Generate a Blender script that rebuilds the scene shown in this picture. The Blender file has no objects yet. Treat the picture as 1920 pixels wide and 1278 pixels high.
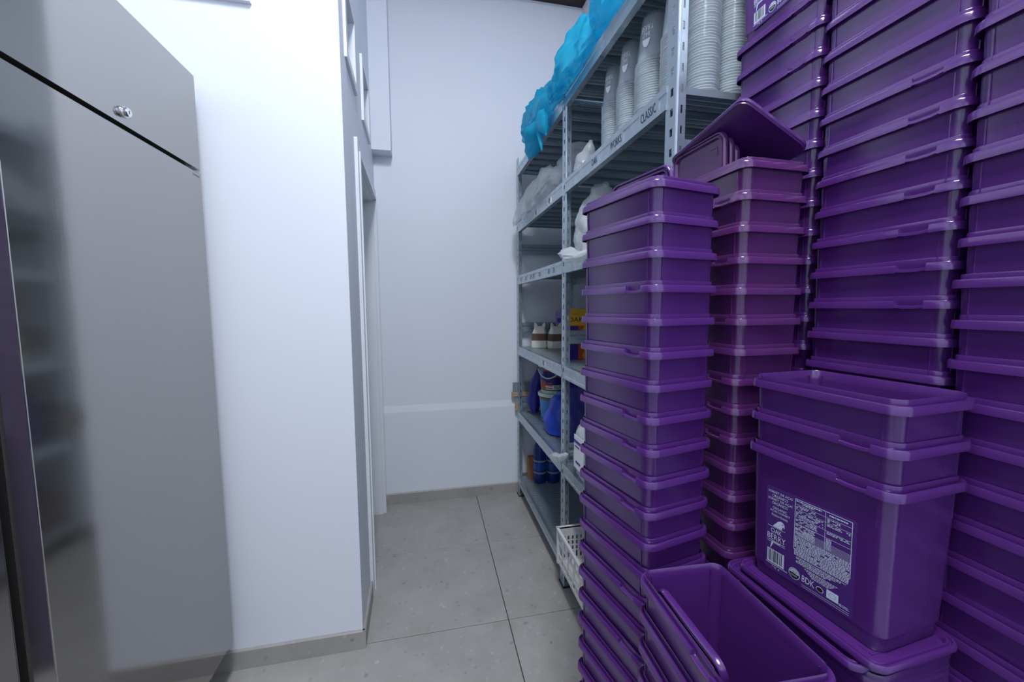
import bpy, math, random
from mathutils import Vector, Matrix, noise
random.seed(7)
PI = math.pi
scene = bpy.context.scene
col = scene.collection

# ------------------------------------------------------------------ camera
CAM_H = 1.393
YAW, PITCH, ROLL = math.radians(11.87), math.radians(-4.92), math.radians(-0.30)
cd = bpy.data.cameras.new('camera')
cd.sensor_fit = 'HORIZONTAL'; cd.sensor_width = 36.0; cd.lens = 747.0 / 1920 * 36
cd.clip_start = 0.02; cd.clip_end = 50
cam = bpy.data.objects.new('camera', cd); col.objects.link(cam)
fw = Vector((math.sin(YAW) * math.cos(PITCH), math.cos(YAW) * math.cos(PITCH), math.sin(PITCH)))
rt = Vector((math.cos(YAW), -math.sin(YAW), 0)); up = rt.cross(fw)
r2 = math.cos(ROLL) * rt + math.sin(ROLL) * up
u2 = -math.sin(ROLL) * rt + math.cos(ROLL) * up
cam.matrix_world = Matrix(((r2.x, u2.x, -fw.x, 0), (r2.y, u2.y, -fw.y, 0), (r2.z, u2.z, -fw.z, CAM_H), (0, 0, 0, 1)))
scene.camera = cam

# ------------------------------------------------------------------ world, light, exposure
w = bpy.data.worlds.new('world'); scene.world = w; w.use_nodes = True
w.node_tree.nodes['Background'].inputs[0].default_value = (0.55, 0.7, 1.0, 1)
w.node_tree.nodes['Background'].inputs[1].default_value = 0.0
scene.view_settings.view_transform = 'Standard'
scene.view_settings.look = 'None'
scene.view_settings.exposure = 0.28
scene.view_settings.gamma = 1.0
scene.view_settings.use_curve_mapping = False

def area(name, loc, target, sx, sy, power, color):
    l = bpy.data.lights.new(name, 'AREA'); l.shape = 'RECTANGLE'; l.size = sx; l.size_y = sy
    l.energy = power; l.color = color
    o = bpy.data.objects.new(name, l); col.objects.link(o); o.location = loc
    o.rotation_euler = (Vector(target) - Vector(loc)).to_track_quat('-Z', 'Y').to_euler()
    return o
# the store room's ceiling lamp, just under the ceiling above the photographer, outside the picture
area('ceiling_lamp_offscreen', (0.05, -0.10, 3.80), (0.05, -0.10, 0), 0.3, 1.2, 70, (0.92, 0.95, 1.0))

# ------------------------------------------------------------------ helpers
class MB:
    def __init__(s): s.v = []; s.f = []
    def add(s, vs, fs):
        o = len(s.v); s.v += [tuple(p) for p in vs]; s.f += [tuple(i + o for i in f) for f in fs]
    def box(s, x0, x1, y0, y1, z0, z1):
        s.add([(x0,y0,z0),(x1,y0,z0),(x1,y1,z0),(x0,y1,z0),(x0,y0,z1),(x1,y0,z1),(x1,y1,z1),(x0,y1,z1)],
              [(0,3,2,1),(4,5,6,7),(0,1,5,4),(1,2,6,5),(2,3,7,6),(3,0,4,7)]); return s
    def loft(s, loops, cap0=True, cap1=True, closed=False):
        n = len(loops[0]); vs = [p for l in loops for p in l]; fs = []
        m = len(loops)
        for i in range(m if closed else m - 1):
            a = i * n; b = ((i + 1) % m) * n
            for j in range(n): fs.append((a + j, a + (j + 1) % n, b + (j + 1) % n, b + j))
        if cap0 and not closed: fs.append(tuple(range(n))[::-1])
        if cap1 and not closed: fs.append(tuple((m - 1) * n + j for j in range(n)))
        s.add(vs, fs); return s
    def lathe(s, prof, cx=0, cy=0, n=24, cap0=True, cap1=True):
        return s.loft([[(cx + r * math.cos(2*PI*j/n), cy + r * math.sin(2*PI*j/n), z) for j in range(n)] for r, z in prof], cap0, cap1)
    def extrude(s, poly, axis, a, b):
        # poly in the two remaining axes, extruded along axis from a to b
        def P(p, t):
            return {'x': (t, p[0], p[1]), 'y': (p[0], t, p[1]), 'z': (p[0], p[1], t)}[axis]
        return s.loft([[P(p, a) for p in poly], [P(p, b) for p in poly]])
    def sheet(s, poly, axis, a, b):
        def P(p, t):
            return {'x': (t, p[0], p[1]), 'y': (p[0], t, p[1]), 'z': (p[0], p[1], t)}[axis]
        n = len(poly); s.add([P(p, a) for p in poly] + [P(p, b) for p in poly], [(i, i+1, n+i+1, n+i) for i in range(n-1)]); return s
    def tube(s, pts, r, n=8):
        loops = []
        for i, p in enumerate(pts):
            p = Vector(p); d = (Vector(pts[min(i+1, len(pts)-1)]) - Vector(pts[max(i-1, 0)])).normalized()
            a = d.cross(Vector((0, 0, 1)));  a = a if a.length > 0.05 else d.cross(Vector((1, 0, 0)))
            a.normalize(); b = d.cross(a)
            rr = r[i] if isinstance(r, (list, tuple)) else r
            loops.append([p + rr * (math.cos(2*PI*j/n) * a + math.sin(2*PI*j/n) * b) for j in range(n)])
        return s.loft(loops)
    def mesh(s, name, mat, smooth=None):
        me = bpy.data.meshes.new(name); me.from_pydata([tuple(p) for p in s.v], [], s.f)
        if mat: me.materials.append(mat)
        if smooth:
            me.shade_smooth(); me.set_sharp_from_angle(angle=math.radians(smooth))
        me.update(); return me
    def build(s, name, mat, parent=None, smooth=None):
        return link(name, s.mesh(name, mat, smooth), parent)
def link(name, me, parent=None):
    o = bpy.data.objects.new(name, me); col.objects.link(o); o.parent = parent; return o
def tag(o, label=None, cat=None, group=None, kind=None):
    if label: o['label'] = label
    if cat: o['category'] = cat
    if group: o['group'] = group
    if kind: o['kind'] = kind
    return o
def empty(name, loc=(0, 0, 0), rz=0):
    o = bpy.data.objects.new(name, None); col.objects.link(o); o.location = loc; o.rotation_euler = (0, 0, rz)
    o.empty_display_size = 0.05; return o
def copy_tree(o, parent=None):
    c = o.copy(); col.objects.link(c); c.parent = parent
    for ch in list(o.children): copy_tree(ch, c)
    return c
def frame(o, origin, ax, ay):
    ax = Vector(ax).normalized(); ay = Vector(ay); ay = (ay - ay.dot(ax) * ax).normalized(); az = ax.cross(ay); p = Vector(origin)
    o.matrix_world = Matrix(((ax.x, ay.x, az.x, p.x), (ax.y, ay.y, az.y, p.y), (ax.z, ay.z, az.z, p.z), (0, 0, 0, 1))); return o
_txt = {}
def text2d(body, size, align='LEFT'):
    """flat text outline as (verts2d, faces)"""
    key = (body, size, align)
    if key in _txt: return _txt[key]
    cu = bpy.data.curves.new('t', 'FONT'); cu.body = body; cu.size = size; cu.align_x = align; cu.resolution_u = 2
    o = bpy.data.objects.new('t', cu); col.objects.link(o)
    dg = bpy.context.evaluated_depsgraph_get(); dg.update()
    me = bpy.data.meshes.new_from_object(o.evaluated_get(dg))
    vs = [(v.co.x, v.co.y) for v in me.vertices]; fs = [tuple(p.vertices) for p in me.polygons]
    bpy.data.objects.remove(o); bpy.data.meshes.remove(me); bpy.data.curves.remove(cu)
    _txt[key] = (vs, fs); return vs, fs
def text_fit(mb, body, u0, u1, v0, v1, P):
    vs, fs = text2d(body, 1.0)
    xs = [p[0] for p in vs]; ys = [p[1] for p in vs]
    a, b, c, d = min(xs), max(xs), min(ys), max(ys)
    mb.add([P(u0 + (x - a) / (b - a) * (u1 - u0), v0 + (y - c) / (d - c) * (v1 - v0)) for x, y in vs], fs)

# ------------------------------------------------------------------ materials
def mat(name, color, rough=0.5, metal=0.0, bump=0.0, bscale=60, vary=0.0, vscale=4, spec=0.5, stretch=None, rvary=0.0, vary_col=None):
    m = bpy.data.materials.new(name); m.use_nodes = True; nt = m.node_tree; b = nt.nodes['Principled BSDF']
    b.inputs['Base Color'].default_value = (*color, 1); b.inputs['Roughness'].default_value = rough
    b.inputs['Metallic'].default_value = metal; b.inputs['Specular IOR Level'].default_value = spec
    tc = nt.nodes.new('ShaderNodeTexCoord'); mp = nt.nodes.new('ShaderNodeMapping'); nt.links.new(tc.outputs['Object'], mp.inputs[0])
    if stretch: mp.inputs['Scale'].default_value = stretch
    if vary:
        n = nt.nodes.new('ShaderNodeTexNoise'); n.inputs['Scale'].default_value = vscale; n.inputs['Detail'].default_value = 6
        nt.links.new(mp.outputs[0], n.inputs[0])
        mx = nt.nodes.new('ShaderNodeMix'); mx.data_type = 'RGBA'
        mx.inputs[6].default_value = (*color, 1)
        c2 = vary_col or tuple(c * (1 - vary) for c in color)
        mx.inputs[7].default_value = (*c2, 1)
        nt.links.new(n.outputs[0], mx.inputs[0]); nt.links.new(mx.outputs[2], b.inputs['Base Color'])
    if rvary:
        n = nt.nodes.new('ShaderNodeTexNoise'); n.inputs['Scale'].default_value = vscale; n.inputs['Detail'].default_value = 8
        nt.links.new(mp.outputs[0], n.inputs[0])
        mr = nt.nodes.new('ShaderNodeMapRange'); mr.inputs[3].default_value = rough - rvary; mr.inputs[4].default_value = rough + rvary
        mr.inputs[1].default_value = 0.3; mr.inputs[2].default_value = 0.7
        nt.links.new(n.outputs[0], mr.inputs[0]); nt.links.new(mr.outputs[0], b.inputs['Roughness'])
    if bump:
        n = nt.nodes.new('ShaderNodeTexNoise'); n.inputs['Scale'].default_value = bscale; n.inputs['Detail'].default_value = 4
        nt.links.new(mp.outputs[0], n.inputs[0])
        bp = nt.nodes.new('ShaderNodeBump'); bp.inputs['Strength'].default_value = bump; bp.inputs['Distance'].default_value = 0.002
        nt.links.new(n.outputs[0], bp.inputs['Height']); nt.links.new(bp.outputs[0], b.inputs['Normal'])
    return m
def film(name, color, transp=0.35, rough=0.25, transl=0.4, spec=0.5, bump=0.0, bscale=30):
    """thin plastic: principled mixed with translucency and see-through"""
    m = bpy.data.materials.new(name); m.use_nodes = True; nt = m.node_tree; b = nt.nodes['Principled BSDF']; out = nt.nodes['Material Output']
    b.inputs['Base Color'].default_value = (*color, 1); b.inputs['Roughness'].default_value = rough; b.inputs['Specular IOR Level'].default_value = spec
    tl = nt.nodes.new('ShaderNodeBsdfTranslucent'); tl.inputs[0].default_value = (*color, 1)
    tp = nt.nodes.new('ShaderNodeBsdfTransparent'); tp.inputs[0].default_value = tuple(0.5 + 0.5 * c for c in color) + (1,)
    m1 = nt.nodes.new('ShaderNodeMixShader'); m1.inputs[0].default_value = transl
    m2 = nt.nodes.new('ShaderNodeMixShader'); m2.inputs[0].default_value = transp
    nt.links.new(b.outputs[0], m1.inputs[1]); nt.links.new(tl.outputs[0], m1.inputs[2])
    nt.links.new(m1.outputs[0], m2.inputs[1]); nt.links.new(tp.outputs[0], m2.inputs[2]); nt.links.new(m2.outputs[0], out.inputs[0])
    if bump:
        tc = nt.nodes.new('ShaderNodeTexCoord')
        n = nt.nodes.new('ShaderNodeTexNoise'); n.inputs['Scale'].default_value = bscale; n.inputs['Detail'].default_value = 5
        n.inputs['Distortion'].default_value = 1.5
        nt.links.new(tc.outputs['Object'], n.inputs[0])
        bp = nt.nodes.new('ShaderNodeBump'); bp.inputs['Strength'].default_value = bump; bp.inputs['Distance'].default_value = 0.01
        nt.links.new(n.outputs[0], bp.inputs['Height']); nt.links.new(bp.outputs[0], b.inputs['Normal'])
    return m
M = {}
M['paint'] = mat('white_wall_paint', (0.79, 0.83, 0.91), 0.55, bump=0.12, bscale=90, vary=0.04, vscale=1.5)
M['frame_white'] = mat('white_lacquer', (0.78, 0.82, 0.87), 0.35, vary=0.05, vscale=6)
M['ceil'] = mat('ceiling_paint', (0.78, 0.81, 0.85), 0.8)
M['beam'] = mat('dark_brown_beam', (0.030, 0.012, 0.016), 0.6)
M['grout'] = mat('dark_grout', (0.035, 0.034, 0.033), 0.9, vary=0.4, vscale=20)
M['glass_frost'] = mat('frosted_pane', (0.40, 0.47, 0.52), 0.25, spec=0.6)
def terrazzo(name, base):
    m = mat(name, base, 0.42, bump=0.05, bscale=150); nt = m.node_tree; b = nt.nodes['Principled BSDF']
    tc = nt.nodes.new('ShaderNodeTexCoord')
    v = nt.nodes.new('ShaderNodeTexVoronoi'); v.inputs['Scale'].default_value = 75; nt.links.new(tc.outputs['Object'], v.inputs[0])
    n = nt.nodes.new('ShaderNodeTexNoise'); n.inputs['Scale'].default_value = 5; n.inputs['Detail'].default_value = 10; n.inputs['Roughness'].default_value = 0.65
    nt.links.new(tc.outputs['Object'], n.inputs[0])
    r = nt.nodes.new('ShaderNodeValToRGB'); e = r.color_ramp.elements
    e[0].position = 0.0; e[0].color = (base[0]*0.55, base[1]*0.55, base[2]*0.55, 1)
    e[1].position = 1.0; e[1].color = (base[0]*1.35, base[1]*1.35, base[2]*1.36, 1)
    k = r.color_ramp.elements.new(0.12); k.color = (*base, 1); k = r.color_ramp.elements.new(0.86); k.color = (*base, 1)
    nt.links.new(v.outputs['Color'], r.inputs[0])
    mx = nt.nodes.new('ShaderNodeMix'); mx.data_type = 'RGBA'; mx.blend_type = 'MULTIPLY'; mx.inputs[0].default_value = 0.55
    r2_ = nt.nodes.new('ShaderNodeValToRGB'); r2_.color_ramp.elements[0].position = 0.35; r2_.color_ramp.elements[1].position = 0.65
    r2_.color_ramp.elements[0].color = (0.72, 0.70, 0.67, 1); r2_.color_ramp.elements[1].color = (1, 1, 1, 1)
    nt.links.new(n.outputs[0], r2_.inputs[0])
    nt.links.new(r.outputs[0], mx.inputs[6]); nt.links.new(r2_.outputs[0], mx.inputs[7]); nt.links.new(mx.outputs[2], b.inputs['Base Color'])
    return m
M['tile'] = terrazzo('terrazzo_tile', (0.40, 0.390, 0.375))
M['steel'] = mat('brushed_steel', (0.37, 0.36, 0.35), 0.085, metal=0.92, bump=0.008, bscale=220, rvary=0.02, vscale=3, stretch=(1, 1, 0.08))
M['black'] = mat('black_rubber_gap_shade', (0.015, 0.015, 0.016), 0.6)  # also carries the painted shade of the refrigerator gaps
M['chrome'] = mat('chrome', (0.75, 0.75, 0.78), 0.12, metal=1.0)
M['galv'] = mat('galvanised_steel', (0.52, 0.60, 0.66), 0.32, metal=0.85, vary=0.25, vscale=25, rvary=0.08)
M['galv_panel'] = mat('galvanised_panel', (0.46, 0.55, 0.61), 0.34, metal=0.7, vary=0.3, vscale=9, rvary=0.08)
M['ink'] = mat('marker_ink', (0.02, 0.02, 0.03), 0.6)
M['ink_grey'] = mat('grey_print', (0.06, 0.065, 0.08), 0.5)
M['paper'] = mat('paper', (0.80, 0.83, 0.88), 0.6)
M['purple'] = mat('purple_plastic', (0.080, 0.0185, 0.165), 0.22, bump=0.05, bscale=400, vary=0.12, vscale=5, rvary=0.06, spec=0.85)
M['purple_b'] = mat('plum_plastic', (0.094, 0.022, 0.132), 0.21, bump=0.05, bscale=400, vary=0.12, vscale=5, rvary=0.06, spec=0.85)
M['label'] = mat('label_purple', (0.070, 0.022, 0.175), 0.4)
M['print'] = mat('label_print', (0.60, 0.66, 0.80), 0.5)
M['print_dark'] = mat('label_print_dark', (0.012, 0.016, 0.02), 0.5)
M['bluebag'] = film('cyan_film', (0.03, 0.60, 0.84), 0.25, 0.18, 0.5, bump=0.5, bscale=14)
M['clearbag'] = film('clear_film', (0.88, 0.92, 0.95), 0.55, 0.14, 0.35, spec=0.9, bump=0.7, bscale=16)
M['whitebag'] = film('white_film', (0.78, 0.82, 0.86), 0.12, 0.35, 0.4, bump=0.5, bscale=18)
M['cup'] = film('clear_cup_plastic', (0.72, 0.78, 0.82), 0.38, 0.10, 0.25, spec=1.0)
M['cup_top'] = film('clear_cup_plastic_single', (0.70, 0.77, 0.82), 0.72, 0.08, 0.2, spec=1.0)
M['royal'] = mat('royal_blue_bag', (0.012, 0.055, 0.50), 0.4, bump=0.6, bscale=12)
M['navy'] = mat('navy_bag', (0.012, 0.010, 0.20), 0.45, bump=0.6, bscale=12)
M['pail_blue'] = mat('pail_light_blue', (0.045, 0.28, 0.62), 0.35)
M['pail_white'] = mat('pail_white', (0.66, 0.72, 0.70), 0.4)
M['green'] = mat('green_stripe', (0.03, 0.12, 0.025), 0.45)
M['red'] = mat('red_stripe', (0.55, 0.07, 0.04), 0.45)
M['chicken'] = mat('fried_food_print', (0.45, 0.14, 0.03), 0.5, vary=0.6, vscale=60)
M['brown'] = mat('brown_band', (0.16, 0.085, 0.065), 0.7, vary=0.3, vscale=40)
M['cream'] = mat('cream_pack', (0.70, 0.69, 0.60), 0.6, bump=0.4, bscale=30)
M['yellow'] = mat('yellow_card', (0.72, 0.40, 0.02), 0.5)
M['orange'] = mat('orange_card', (0.48, 0.09, 0.015), 0.5)
M['violet'] = mat('violet_card', (0.045, 0.015, 0.26), 0.5)
M['lilac'] = mat('lilac_card', (0.26, 0.20, 0.42), 0.5)
M['bottle'] = film('blue_bottle', (0.02, 0.07, 0.42), 0.35, 0.12, 0.35, spec=0.8)
M['bottle_label'] = film('blue_bottle_label', (0.03, 0.16, 0.60), 0.2, 0.2, 0.3)
M['band'] = film('shrink_band', (0.45, 0.58, 0.75), 0.3, 0.2, 0.3)
M['crate'] = mat('white_crate_plastic', (0.72, 0.72, 0.73), 0.45)
M['wood'] = mat('pale_wood', (0.50, 0.36, 0.24), 0.65, vary=0.4, vscale=8, stretch=(1, 8, 8))
M['board'] = mat('grey_board', (0.20, 0.24, 0.27), 0.6)
M['cardboard'] = mat('cardboard', (0.33, 0.15, 0.06), 0.75)

# ------------------------------------------------------------------ room shell
floor = MB().box(-2.1, 1.54, -1.7, 2.95, -0.10, -0.006).build('floor', M['grout']); tag(floor, kind='structure')
T = 0.602; GX = 0.322; GY = 1.638; g = 0.0018
TX = 2 * T
tile_me = MB().loft([[(-TX/2+g+i, -T/2+g+i, z), (TX/2-g-i, -T/2+g+i, z), (TX/2-g-i, T/2-g-i, z), (-TX/2+g+i, T/2-g-i, z)] for i, z in ((0, -0.006), (0, -0.001), (0.001, 0.0))]).mesh('tile', M['tile'])
for i in range(-2, 1):
    for j in range(-6, 2):
        o = link('tile', tile_me, floor); o.location = (GX + (i + 0.5) * TX, GY + (j + 0.5) * T, random.uniform(-0.0005, 0.0003)); o.rotation_euler.z = random.choice((0, PI))
XR = 1.12; CZ = 3.85
def st(name, mb, m, smooth=None): return tag(mb.build(name, m, None, smooth), kind='structure')
st('ceiling', MB().box(-1.75, XR + 0.1, -1.7, 2.95, CZ, CZ + 0.1), M['ceil'])
st('wall_right', MB().box(XR, XR + 0.12, -1.7, 2.95, -0.1, CZ), M['paint'])
st('wall_left', MB().box(-1.75, -1.65, -1.7, 1.75, -0.1, CZ), M['paint'])
st('wall_rear', MB().box(-1.75, XR, -1.8, -1.7, -0.1, CZ), M['paint'])
st('wall_end', MB().box(-0.8, XR, 2.85, 2.95, -0.1, CZ), M['paint'])
st('wall_front_left', MB().box(-1.65, -0.2915, 1.625, 1.745, -0.1, CZ), M['paint'])
# side wall of the corridor with the door and the two small windows, in its own frame
RW = math.atan2(0.0318, 0.9995)
def side(o): o.location = (-0.291, 1.625, 0); o.rotation_euler.z = RW; return o
TH = 0.22
ws = MB()
D0, D1, DZ = 0.36, 1.10, 2.075
wins = [(0.125, 0.355, 2.39, 2.645), (0.665, 0.915, 2.39, 2.645)]
ws.box(-TH, 0, 0.121, D0, -0.1, 2.39).box(-TH, 0, D1, 1.27, -0.1, 2.39).box(-TH, 0, D0, D1, DZ, 2.39)
ws.box(-TH, 0, 0.121, wins[0][0], 2.39, 2.645).box(-TH, 0, wins[0][1], wins[1][0], 2.39, 2.645).box(-TH, 0, wins[1][1], 1.27, 2.39, 2.645)
ws.box(-TH, 0, 0.121, 1.27, 2.645, CZ)
ws.box(-0.03, 0, 0.004, 0.121, -0.1, CZ)
side(st('wall_corridor_left', ws, M['paint']))
for n, (a, b, z0, z1) in enumerate(wins):
    wroot = MB()
    fr = 0.035; pr = 0.012
    wroot.box(0, pr, a - fr, a, z0 - fr, z1 + fr).box(0, pr, b, b + fr, z0 - fr, z1 + fr).box(0, pr, a, b, z0 - fr, z0).box(0, pr, a, b, z1, z1 + fr)
    wo = side(st('window_%d' % (n + 1), wroot, M['frame_white']))
    MB().box(-0.12, -0.10, a, b, z0, z1).build('pane', M['glass_frost'], wo)
    m = MB(); q = 0.018
    m.box(-0.10, -0.082, a, a + q, z0, z1).box(-0.10, -0.082, b - q, b, z0, z1).box(-0.10, -0.082, a + q, b - q, z0, z0 + q).box(-0.10, -0.082, a + q, b - q, z1 - q, z1)
    m.build('sash', M['frame_white'], wo)
dm = MB(); cw = 0.065; pr = 0.014
dm.box(0, pr, D0 - cw, D0, 0, DZ + cw).box(0, pr, D1, D1 + cw, 0, DZ + cw).box(0, pr, D0, D1, DZ, DZ + cw)
dm.box(0.001, pr + 0.006, D0 - 0.02, D0 + 0.0015, 0.001, DZ - 0.0015).box(0.001, pr + 0.006, D1 - 0.0015, D1 + 0.02, 0.001, DZ - 0.0015).box(0.001, pr + 0.006, D0 - 0.02, D1 + 0.02, DZ - 0.0015, DZ + 0.02)
dm.box(-TH, 0, D0, D0 + 0.012, 0, DZ).box(-TH, 0, D1 - 0.012, D1, 0, DZ).box(-TH, 0, D0 + 0.012, D1 - 0.012, DZ - 0.012, DZ)
dm.box(-0.16, -0.115, D1 - 0.028, D1 - 0.012, 0, DZ - 0.012).box(-0.16, -0.115, D0 + 0.012, D0 + 0.028, 0, DZ - 0.012)
door = side(st('door_1', dm, M['frame_white']))
MB().box(-0.20, -0.162, D0 + 0.014, D1 - 0.014, 0.004, DZ - 0.014).build('door_leaf', M['frame_white'], door)
h = MB().lathe([(0.012, 0), (0.012, 0.01)], n=12); hh = h.build('door_handle', M['chrome'], door); hh.location = (-0.15, D0 + 0.06, 1.0); hh.rotation_euler = (0, PI/2, 0)
# skirtings
st('baseboard_front_left', MB().extrude([(1.613, 0), (1.625, 0), (1.625, 0.078), (1.617, 0.078), (1.613, 0.074)], 'x', -1.65, -0.281), M['tile'])
b = MB().extrude([(0.0, 0), (0.012, 0), (0.012, 0.074), (0.008, 0.078), (0.0, 0.078)], 'y', -0.012, D0 - cw)
side(st('baseboard_corridor_left', b, M['tile']))
st('baseboard_end', MB().extrude([(2.828, 0), (2.840, 0), (2.840, 0.078), (2.832, 0.078), (2.828, 0.074)], 'x', -0.325, XR), M['tile'])
# thicker lower part of the end wall, boxed duct, dark beam under the ceiling
st('trim_1', MB().extrude([(2.840, 0), (2.85, 0), (2.85, 0.706), (2.8485, 0.700), (2.841, 0.664), (2.840, 0.658)], 'x', -0.322, XR), M['paint'])
st('trim_2', MB().box(-0.34, -0.208, 2.737, 2.85, 2.389, CZ), M['paint'])
st('trim_3', MB().box(-0.3, XR, 2.70, 2.85, 3.50, CZ), M['beam'])
# wall mounted ventilation grille above the refrigerator
vg = empty('wall_vent', (-0.72, 1.625, 2.437)); tag(vg, 'pale grey slatted wall vent high on the white wall above the refrigerator', 'vent')
m = MB().box(-0.15, 0.148, -0.018, 0, 0, 0.012).box(-0.15, 0.148, -0.018, 0, 0.238, 0.25).box(0.136, 0.148, -0.018, 0, 0.012, 0.238).box(-0.15, -0.138, -0.018, 0, 0.012, 0.238)
m.build('vent_frame', M['frame_white'], vg)
for k in range(9):
    MB().extrude([(-0.016, 0.014 + k*0.025), (-0.014, 0.013 + k*0.025), (-0.002, 0.031 + k*0.025), (-0.004, 0.032 + k*0.025)], 'x', -0.138, 0.136).build('slat', M['frame_white'], vg)

# ------------------------------------------------------------------ refrigerator
FX = -0.73
fr = empty('upright_refrigerator', (-1.13, 0.83, 0)); tag(fr, 'tall double-door brushed stainless steel refrigerator with a lock in its top panel', 'refrigerator')
def fp(mb, name, m, parent=fr, smooth=None):
    mb.v = [(x + 1.13, y - 0.83, z) for x, y, z in mb.v]; return mb.build(name, m, parent, smooth)
fp(MB().box(-1.53, -0.80, 0.11, 1.548, 0.14, 2.146), 'body', M['steel'])
def panel(y0, y1, z0, z1, x0=-0.80, x1=FX, r=0.0012):
    return MB().extrude([(x0, y0), (x1 - r, y0), (x1, y0 + r), (x1, y1 - r), (x1 - r, y1), (x0, y1)], 'z', z0, z1)
fp(panel(0.107, 1.553, 1.849, 2.147), 'top_panel', M['steel'])
fp(MB().box(-0.80, -0.770, 0.112, 1.548, 1.836, 1.849), 'panel_gap', M['black'])  # near-black strip, the shade of the gap put into its colour
def fdoor(y0, y1, lip):
    d = fp(panel(y0, y1, 0.172, 1.836), 'door', M['steel'])
    # bevelled grip strip towards the middle
    if lip > 0: mb = MB().extrude([(-0.80, y0 - 0.028), (-0.750, y0 - 0.028), (-0.745, y0 - 0.026), (-0.731, y0 - 0.002), (-0.731, y0), (-0.80, y0)], 'z', 0.172, 1.836)
    else: mb = MB().extrude([(-0.80, y1), (FX, y1), (FX, y1 + 0.001), (-0.738, y1 + 0.011), (-0.80, y1 + 0.011)], 'z', 0.172, 1.836)
    fp(mb, 'grip_strip', M['steel'], d)
    return d
dr = fdoor(0.894, 1.553, 1); fdoor(0.107, 0.826, -1)
fp(MB().box(-0.799, -0.785, 0.8375, 0.866, 0.172, 1.836), 'grip_recess', M['black'])  # recess shade painted in as a near-black strip between the doors
for x in (-1.47, -0.86):
    for y in (0.17, 0.83, 1.49):
        mb = MB().lathe([(0.032, 0), (0.032, 0.01), (0.018, 0.02), (0.018, 0.14)], x, y, 16); fp(mb, 'leg', M['steel'], smooth=40)
lk = MB().lathe([(0.0135, 0), (0.0135, 0.005), (0.0125, 0.007), (0.011, 0.007), (0.011, 0.013), (0.0095, 0.0145)], n=24).build('lock', M['chrome'], fr, 40)
lk.location = (FX + 1.13, 1.21 - 0.83, 1.879); lk.rotation_euler = (0, PI/2, 0)
MB().box(-0.004, 0.004, -0.001, 0.001, 0.0142, 0.0150).build('keyhole', M['black'], lk)
mb = MB(); text_fit(mb, 'inomak', 0, 0.038, 0, 0.0075, lambda u, v: (FX + 0.0006, 1.507 + u, 1.822 + v))
fp(mb, 'maker_name', M['ink_grey'], dr)

# ------------------------------------------------------------------ shelving rack
XF, XB = 0.628, 1.04
YC = [2.755, 1.775, 0.945]
UW = 0.046
LV = [0.15, 0.635, 1.11, 1.605, 1.965, 2.345]
rack = empty('shelving_rack', (XF, 0.945, 0)); tag(rack, 'galvanised perforated steel shelving rack with six shelf levels along the right wall', 'shelving')
RO = Vector((XF, 0.945, 0))
def upright_mesh():
    mb = MB(); HT = 2.41; p = 0.05; t = 0.0018
    def flange(f):
        # f(u0,u1,z0,z1)
        f(0, 0.014, 0.006, HT); f(0.026, UW, 0.006, HT)
        z = 0.03; prev = 0.006
        while z < HT - 0.03:
            f(0.014, 0.026, prev, z); prev = z + 0.02; z += p
        f(0.014, 0.026, prev, HT)
    flange(lambda u0, u1, z0, z1: mb.box(0, t, u0 + 0.004, u1 + 0.004, z0, z1))
    flange(lambda u0, u1, z0, z1: mb.box(u0 * 0.45 + 0.004, u1 * 0.45 + 0.004, 0, t, z0, z1))
    n = 8; mb.lathe([(0.0055, 0.006), (0.0055, HT)], 0.0045, 0.0045, 10)
    mb.box(UW + 0.002, UW + 0.004, -0.0, 0.0, 0, 0)
    return mb.mesh('upright', M['galv'])
up_me = upright_mesh()
foot_me = MB().box(-0.004, 0.062, -0.004, 0.062, 0, 0.006).mesh('foot_plate', M['black'])
for k, yc in enumerate(YC):
    for s, x in ((1, XF), (-1, XB)):
        o = link('upright', up_me, rack); o.location = Vector((x, yc, 0)) - RO; o.scale = (s, 1, 1)
        f = link('foot_plate', foot_me, o)
        o.data = up_me
    # end braces of the frame
    for z in (0.13, 0.69, 1.245, 1.80, 2.345):
        b = MB().sheet([(yc + 0.038, z - 0.034), (yc + 0.030, z - 0.030), (yc + 0.030, z - 0.012), (yc + 0.038, z - 0.008), (yc + 0.038, z + 0.008), (yc + 0.030, z + 0.012), (yc + 0.030, z + 0.030), (yc + 0.038, z + 0.034)], 'x', XF + 0.012, XB - 0.012)
        b.v = [tuple(Vector(v) - RO) for v in b.v]; br = b.build('end_brace', M['galv_panel'], rack)
        m = MB()
        for zz in (z - 0.02, z + 0.02):
            m.box(XF + 0.026, XF + 0.034, yc + 0.022, yc + 0.031, zz - 0.004, zz + 0.004)
        m.v = [tuple(Vector(v) - RO) for v in m.v]; m.build('bolt', M['chrome'], br)
def panel_mesh(wd):
    pr = [(-wd/2, -0.018), (-wd/2, 0)]
    k = 4; q = wd / k
    for i in range(k):
        a = -wd/2 + i * q
        pr += [(a + q*0.28, 0), (a + q*0.40, -0.010), (a + q*0.60, -0.010), (a + q*0.72, 0)]
    pr += [(wd/2, 0), (wd/2, -0.018)]
    return MB().sheet(pr, 'x', 0.012, XB - XF - 0.012).mesh('shelf_panel', M['galv_panel'])
bays = [(YC[1] + UW + 0.004, YC[0]), (YC[2] + UW + 0.004, YC[1])]
beams = []
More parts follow.
